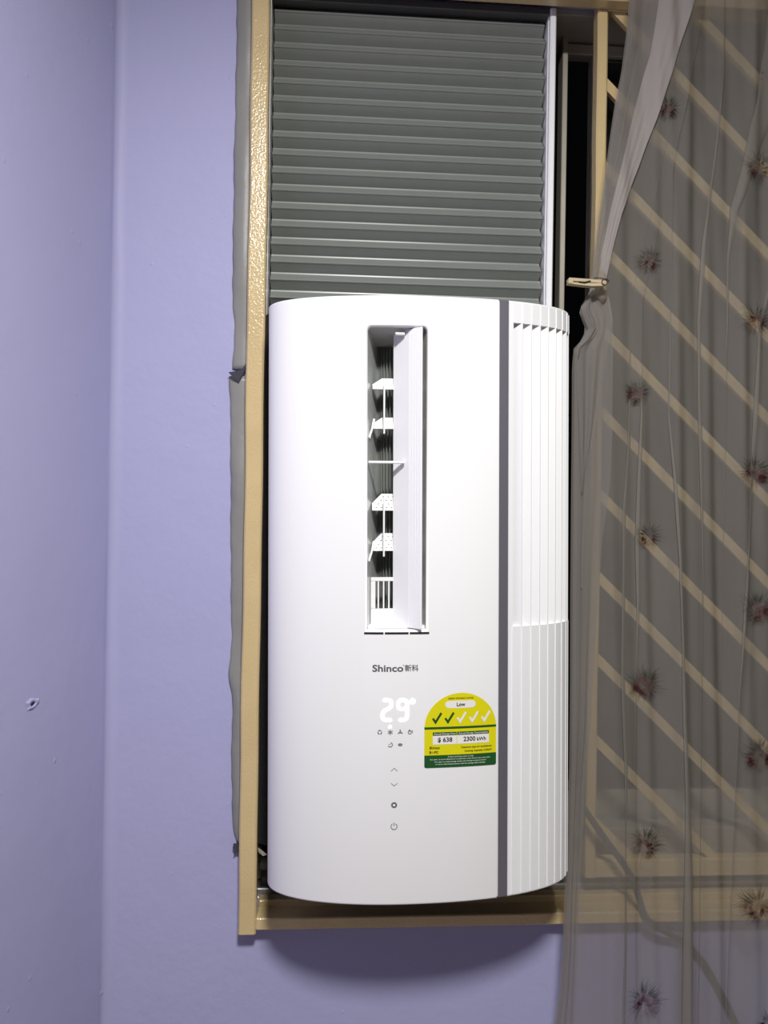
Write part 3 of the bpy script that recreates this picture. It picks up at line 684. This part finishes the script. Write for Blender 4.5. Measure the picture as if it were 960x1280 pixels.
FOLDS = [  # (centre path [(x,z)], width [(w,z)])
    ([(.5328, .6209), (.5233, .4978), (.5102, .3857), (.5051, .2741), (.5068, .1628), (.5109, .0514), (.5153, -.0822), (.517, -.8)], [(.001, .7), (.003, .5), (.006, .36), (.005, .27), (.006, .1), (.003, -.05), (.001, -.2)]),
    ([(.4615, .80), (.4615, .1394), (.4697, .0507), (.4783, -.0604), (.4835, -.1716), (.4876, -.2828), (.4939, -.3942), (.4969, -.5055), (.4978, -.8)], [(.0005, .35), (.002, .14), (.005, 0), (.004, -.15), (.006, -.28), (.009, -.4), (.014, -.5), (.014, -.8)]),
    ([(.512, .80), (.4085, .30), (.4085, .1825), (.4076, .0939), (.4011, .0052), (.4014, -.0834), (.4014, -.2273), (.4078, -.3491), (.4085, -.4599), (.4094, -.5928), (.4055, -.8)], [(.0003, .3), (.003, .18), (.006, .05), (.005, -.08), (.007, -.2), (.006, -.35), (.002, -.45), (.004, -.6), (.006, -.8)]),
    ([(.525, .80), (.4239, .30), (.4239, .1385), (.4219, .0498), (.4211, -.0389), (.4236, -.1275), (.4229, -.2273), (.43, -.8)], [(.0003, .2), (.004, .13), (.006, -.03), (.004, -.12), (.001, -.25), (.0003, -.4)]),
    ([(.625, .80), (.6120, .66), (.595, .58), (.5715, .50), (.5510, .43), (.5450, .36), (.5455, .2642), (.55, -.8)], [(.040, .80), (.036, .62), (.030, .54), (.016, .47), (.007, .42), (.004, .36), (.003, .28), (.0006, .22)]),
    ([(.66, .80), (.64, .5), (.5907, .2544), (.5867, .1424), (.5807, .0079), (.5736, -.1264), (.5697, -.2383), (.56, -.8)], [(.001, .5), (.005, .28), (.007, .14), (.004, 0), (.005, -.12), (.001, -.25)]),
    ([(.74, .80), (.70, .2), (.69, -.8)], [(.01, .8), (.012, .2), (.01, -.8)]),
    ([(.83, .80), (.80, .2), (.81, -.8)], [(.02, .8), (.012, .2), (.015, -.8)]),
    ([(.95, .80), (.93, .2), (.92, -.8)], [(.02, .8), (.018, .2), (.02, -.8)]),
]
def wavy(x, z):
    near = max(0.0, min(1.0, (x - .34) / .10))
    return (.0045 * math.sin(x * 62 + 1.3 * math.sin(z * 2.1)) + .0032 * math.sin(x * 139 + 2.0 * math.sin(z * 3.3 + 1)) + .0014 * math.sin(x * 260 + z * 9)) * (.25 + .75 * near)
YC = -.056
def cloth_y(x, z): return YC - .006 * max(0, -z) + wavy(x, z)
zs = [.80 - 1.60 * i / 160 for i in range(161)]
V, F, n = [], [], None
for z in zs:
    row = []; x = interp(cL, z)
    fl = sorted([(interp(c_, z), max(.0002, interp(w_, z))) for c_, w_ in FOLDS])
    cur = x
    for c_, w_ in fl + [(XRC, 0)]:
        a = max(cur + .0012, c_ - w_ / 2); b = max(a + .0002, c_ + w_ / 2)
        for k in range(16): row.append((cur + (a - cur) * k / 16, 0))
        if w_:
            g = min(1, w_ / .004)
            for k in range(4): row.append((a + (b - a) * k / 4, -.0002 * k * g))
            row.append((b + .0003 * g, -.0010 * g))
            for k in range(4): row.append((b - (b - a) * k / 4, (-.0016 - .0003 * k) * g))
            row.append((a - .0003 * g, -.0030 * g))
            for k in range(4): row.append((a + (b - a) * k / 4, (-.0036 + .0002 * k) * g))
            cur = b
        else: row.append((a, 0))
    V += [(q, cloth_y(q, z) + o, z) for q, o in row]; n = len(row)
for i in range(len(zs) - 1):
    for k in range(n - 1): F.append((i * n + k, i * n + k + 1, (i + 1) * n + k + 1, (i + 1) * n + k))
obj('cloth', (V, F), M_sheer, cu, True)
def layer(name, lf, rf, z0, z1, yo, mt, nz=110, nx=16, rip=.0015, ph=0, freq=3):
    V, F = [], []
    for i in range(nz + 1):
        z = z0 + (z1 - z0) * i / nz; a, b = lf(z), rf(z)
        for k in range(nx + 1):
            t = k / nx
            V.append((a + (b - a) * t, cloth_y(a + (b - a) * t, z) + yo + rip * math.sin(t * freq * 2 * PI + ph + z * 5) * math.sin(PI * t), z))
    for i in range(nz):
        for k in range(nx): F.append((i * (nx + 1) + k, i * (nx + 1) + k + 1, (i + 1) * (nx + 1) + k + 1, (i + 1) * (nx + 1) + k))
    return obj(name, (V, F), mt, cu, True)
fL, fH, fM = (lambda z: interp(cL, z)), (lambda z: interp(cH, z)), (lambda z: interp(cM, z))
layer('folded_edge', lambda z: fL(z) + .0004, fH, .80, .318, -.0060, M_sheer2)
layer('folded_edge', fM, lambda z: fH(z) - .0004, .80, .318, -.0085, M_hem, rip=.0005, ph=1)
layer('folded_edge', lambda z: fM(z) + .001, lambda z: fH(z) - .0008, .80, .318, -.0110, M_hem, rip=.0005, ph=2)
layer('folded_edge', lambda z: fL(z) + (fM(z) - fL(z)) * .45, lambda z: fL(z) + (fM(z) - fL(z)) * .62, .80, .318, -.0078, M_sheer2, nx=8, rip=.0006)
layer('folded_edge', lambda z: fL(z) + .0002, lambda z: fL(z) + (fM(z) - fL(z)) * .14, .80, .318, -.0075, M_sheer2, nx=8, rip=.0006)
# below the peg: bunched cloth, then a narrow double fold running down the leading edge
layer('folded_edge', lambda z: fL(z) + .0003, fH, .318, -.80, -.0055, M_sheer2, ph=.7)
layer('folded_edge', lambda z: fL(z) + .001 + .010 * max(0, min(1, (.25 - z) * 5)), lambda z: max(fL(z) + .0115, fH(z) - .001 - .035 * max(0, min(1, (.27 - z) * 4.2))), .318, .030, -.0085, M_sheer2, nz=60, rip=.003, ph=2, freq=2)
layer('folded_edge', lambda z: fL(z) + .004, lambda z: fL(z) + .0042 + .018 * max(0, min(1, (z - .215) * 14)) * max(0, min(1, (.302 - z) * 30)), .302, .215, -.0100, M_sheer2, nz=40, rip=.003, ph=1, freq=1)
layer('folded_edge', lambda z: fL(z) + .0008, lambda z: fL(z) + .0055, .235, -.80, -.0080, M_sheer2, nx=6, rip=.0005)
layer('folded_edge', lambda z: fL(z) + (fH(z) - fL(z)) * .30, lambda z: fL(z) + (fH(z) - fL(z)) * .36, .225, -.10, -.0078, M_sheer2, nx=6, rip=.0005)
# thistles printed on the cloth
random.seed(11)
FLW = [(.4158, .1713, .8), (.5834, .2761, 1), (.5833, .0638, 1), (.4359, -.0275, .8), (.591, -.126, 1.05), (.4324, -.2335, 1.1), (.5966, -.3295, 1.1), (.4359, -.4538, 1.1), (.5953, -.5396, 1.15), (.4394, -.672, 1.15), (.4299, .3543, .8), (.4526, .5657, .75), (.5835, .4884, 1), (.6166, -.7079, 1), (.76, .18, 1), (.75, -.22, 1), (.76, -.60, 1), (.76, .55, 1)]
for fx, fz, fs in FLW:
    V, F = [], []; mi = []
    def put(x, z, off): V.append((x, cloth_y(x, z) - .0062 - off, z))
    tilt = random.uniform(-.4, .4)
    fs *= 1.4
    for k in range(64):
        a = tilt + PI / 2 + random.gauss(0, 1) * 1.35
        r0_, r1_ = random.uniform(.006, .011) * fs, random.uniform(.015, .024) * fs
        wd = random.uniform(.0006, .0012) * fs; bend = random.uniform(-.25, .25)
        k0 = len(V)
        for t in (0, .5, 1):
            rd = r0_ + (r1_ - r0_) * t; aa = a + bend * t * t; wv = wd * (1 - t * .9)
            x, z = fx + rd * math.cos(aa), fz + rd * math.sin(aa) * .9
            put(x - wv * math.sin(aa), z + wv * math.cos(aa), .0004); put(x + wv * math.sin(aa), z - wv * math.cos(aa), .0004)
        F += [(k0, k0 + 1, k0 + 3, k0 + 2), (k0 + 2, k0 + 3, k0 + 5, k0 + 4)]; mi += [0, 0]
    for k in range(34):
        a = random.uniform(0, 2 * PI); r1_ = random.uniform(.004, .013) * fs; k0 = len(V); wd = .0034 * fs
        x, z = fx + r1_ * math.cos(a), fz - .003 * fs + r1_ * math.sin(a) * .7
        for q in range(6): put(x + wd * random.uniform(.7, 1.4) * math.cos(q * PI / 3), z + wd * random.uniform(.7, 1.4) * math.sin(q * PI / 3), .0001 + .00001 * k)
        F.append(tuple(range(k0, k0 + 6))); mi.append(1)
    o = obj('printed_thistle', (V, F), [M_spike, M_core], cu)
    o.data.polygons.foreach_set('material_index', mi)

# ------------------------------------------------------------------ clothes peg
pg = thing('clothes_peg', 'cream plastic clothes peg with wire spring pinching the sheer curtain', 'clothes peg', (.335, -.075, .306))
yp = -.084
def lever(sgn):
    P = [(.3085, .3180), (.3095, .3200), (.3300, .3190), (.3420, .3185), (.3560, .3170), (.3600, .3150), (.3600, .3125), (.3540, .3120), (.3300, .3135), (.3085, .3145)]
    if sgn < 0: P = [(.3085, .3118), (.3085, .3092), (.3300, .3065), (.3420, .3058), (.3560, .3070), (.3600, .3090), (.3600, .3118), (.3540, .3116), (.3300, .3112), (.3150, .3118)]
    return [(x, .3125 + (z - .3125) * .72) for x, z in P]
obj('jaw', prism(lever(1)[::-1], yp - .004, yp + .006), M_peg, pg)
obj('jaw', prism(lever(-1), yp - .004, yp + .006), M_peg, pg)
obj('handle_end', prism([(.3082, .3101), (.3082, .3165), (.3145, .3159), (.3145, .3107)][::-1], yp - .0045, yp + .003), M_peg, pg)
coil = [(.3590 - .0002 * k + .0045 * math.cos(k * .55), yp - .0052 - .00001 * k, .3135 + .0040 * math.sin(k * .55)) for k in range(14)]
obj('spring', join(tube([(.3420, yp - .0052, .3175), (.3500, yp - .0055, .3185), (.3560, yp - .0055, .3175)] + coil, .0006, 6), tube([(.3220, yp - .0048, .3125), (.3300, yp - .0050, .3118), (.3380, yp - .0050, .3140)], .0010, 6)), M_spring, pg)
# pinched knot of cloth in the jaws
V, F = [], []
KP = [(.3590, .3360, .0030), (.3600, .3270, .0060), (.3600, .3190, .0082), (.3595, .3110, .0070), (.3605, .3040, .0076), (.3615, .2980, .0060), (.3625, .2925, .0020)]
for x, z, rd in KP:
    for k in range(14):
        a = 2 * PI * k / 14; j = 1 + .16 * math.sin(4 * a + z * 90)
        V.append((x + rd * j * math.cos(a), -.0685 + .0060 * min(1, rd / .0088) * j * math.sin(a), z))
for i in range(len(KP) - 1):
    for k in range(14): F.append((i * 14 + k, i * 14 + (k + 1) % 14, (i + 1) * 14 + (k + 1) % 14, (i + 1) * 14 + k))
F += [tuple(range(14))[::-1], tuple(range((len(KP) - 1) * 14, len(KP) * 14))]
obj('pinched_knot', (V, F), sheer('knotted_voile', (0.50, 0.43, 0.33), 0.62), cu, True)
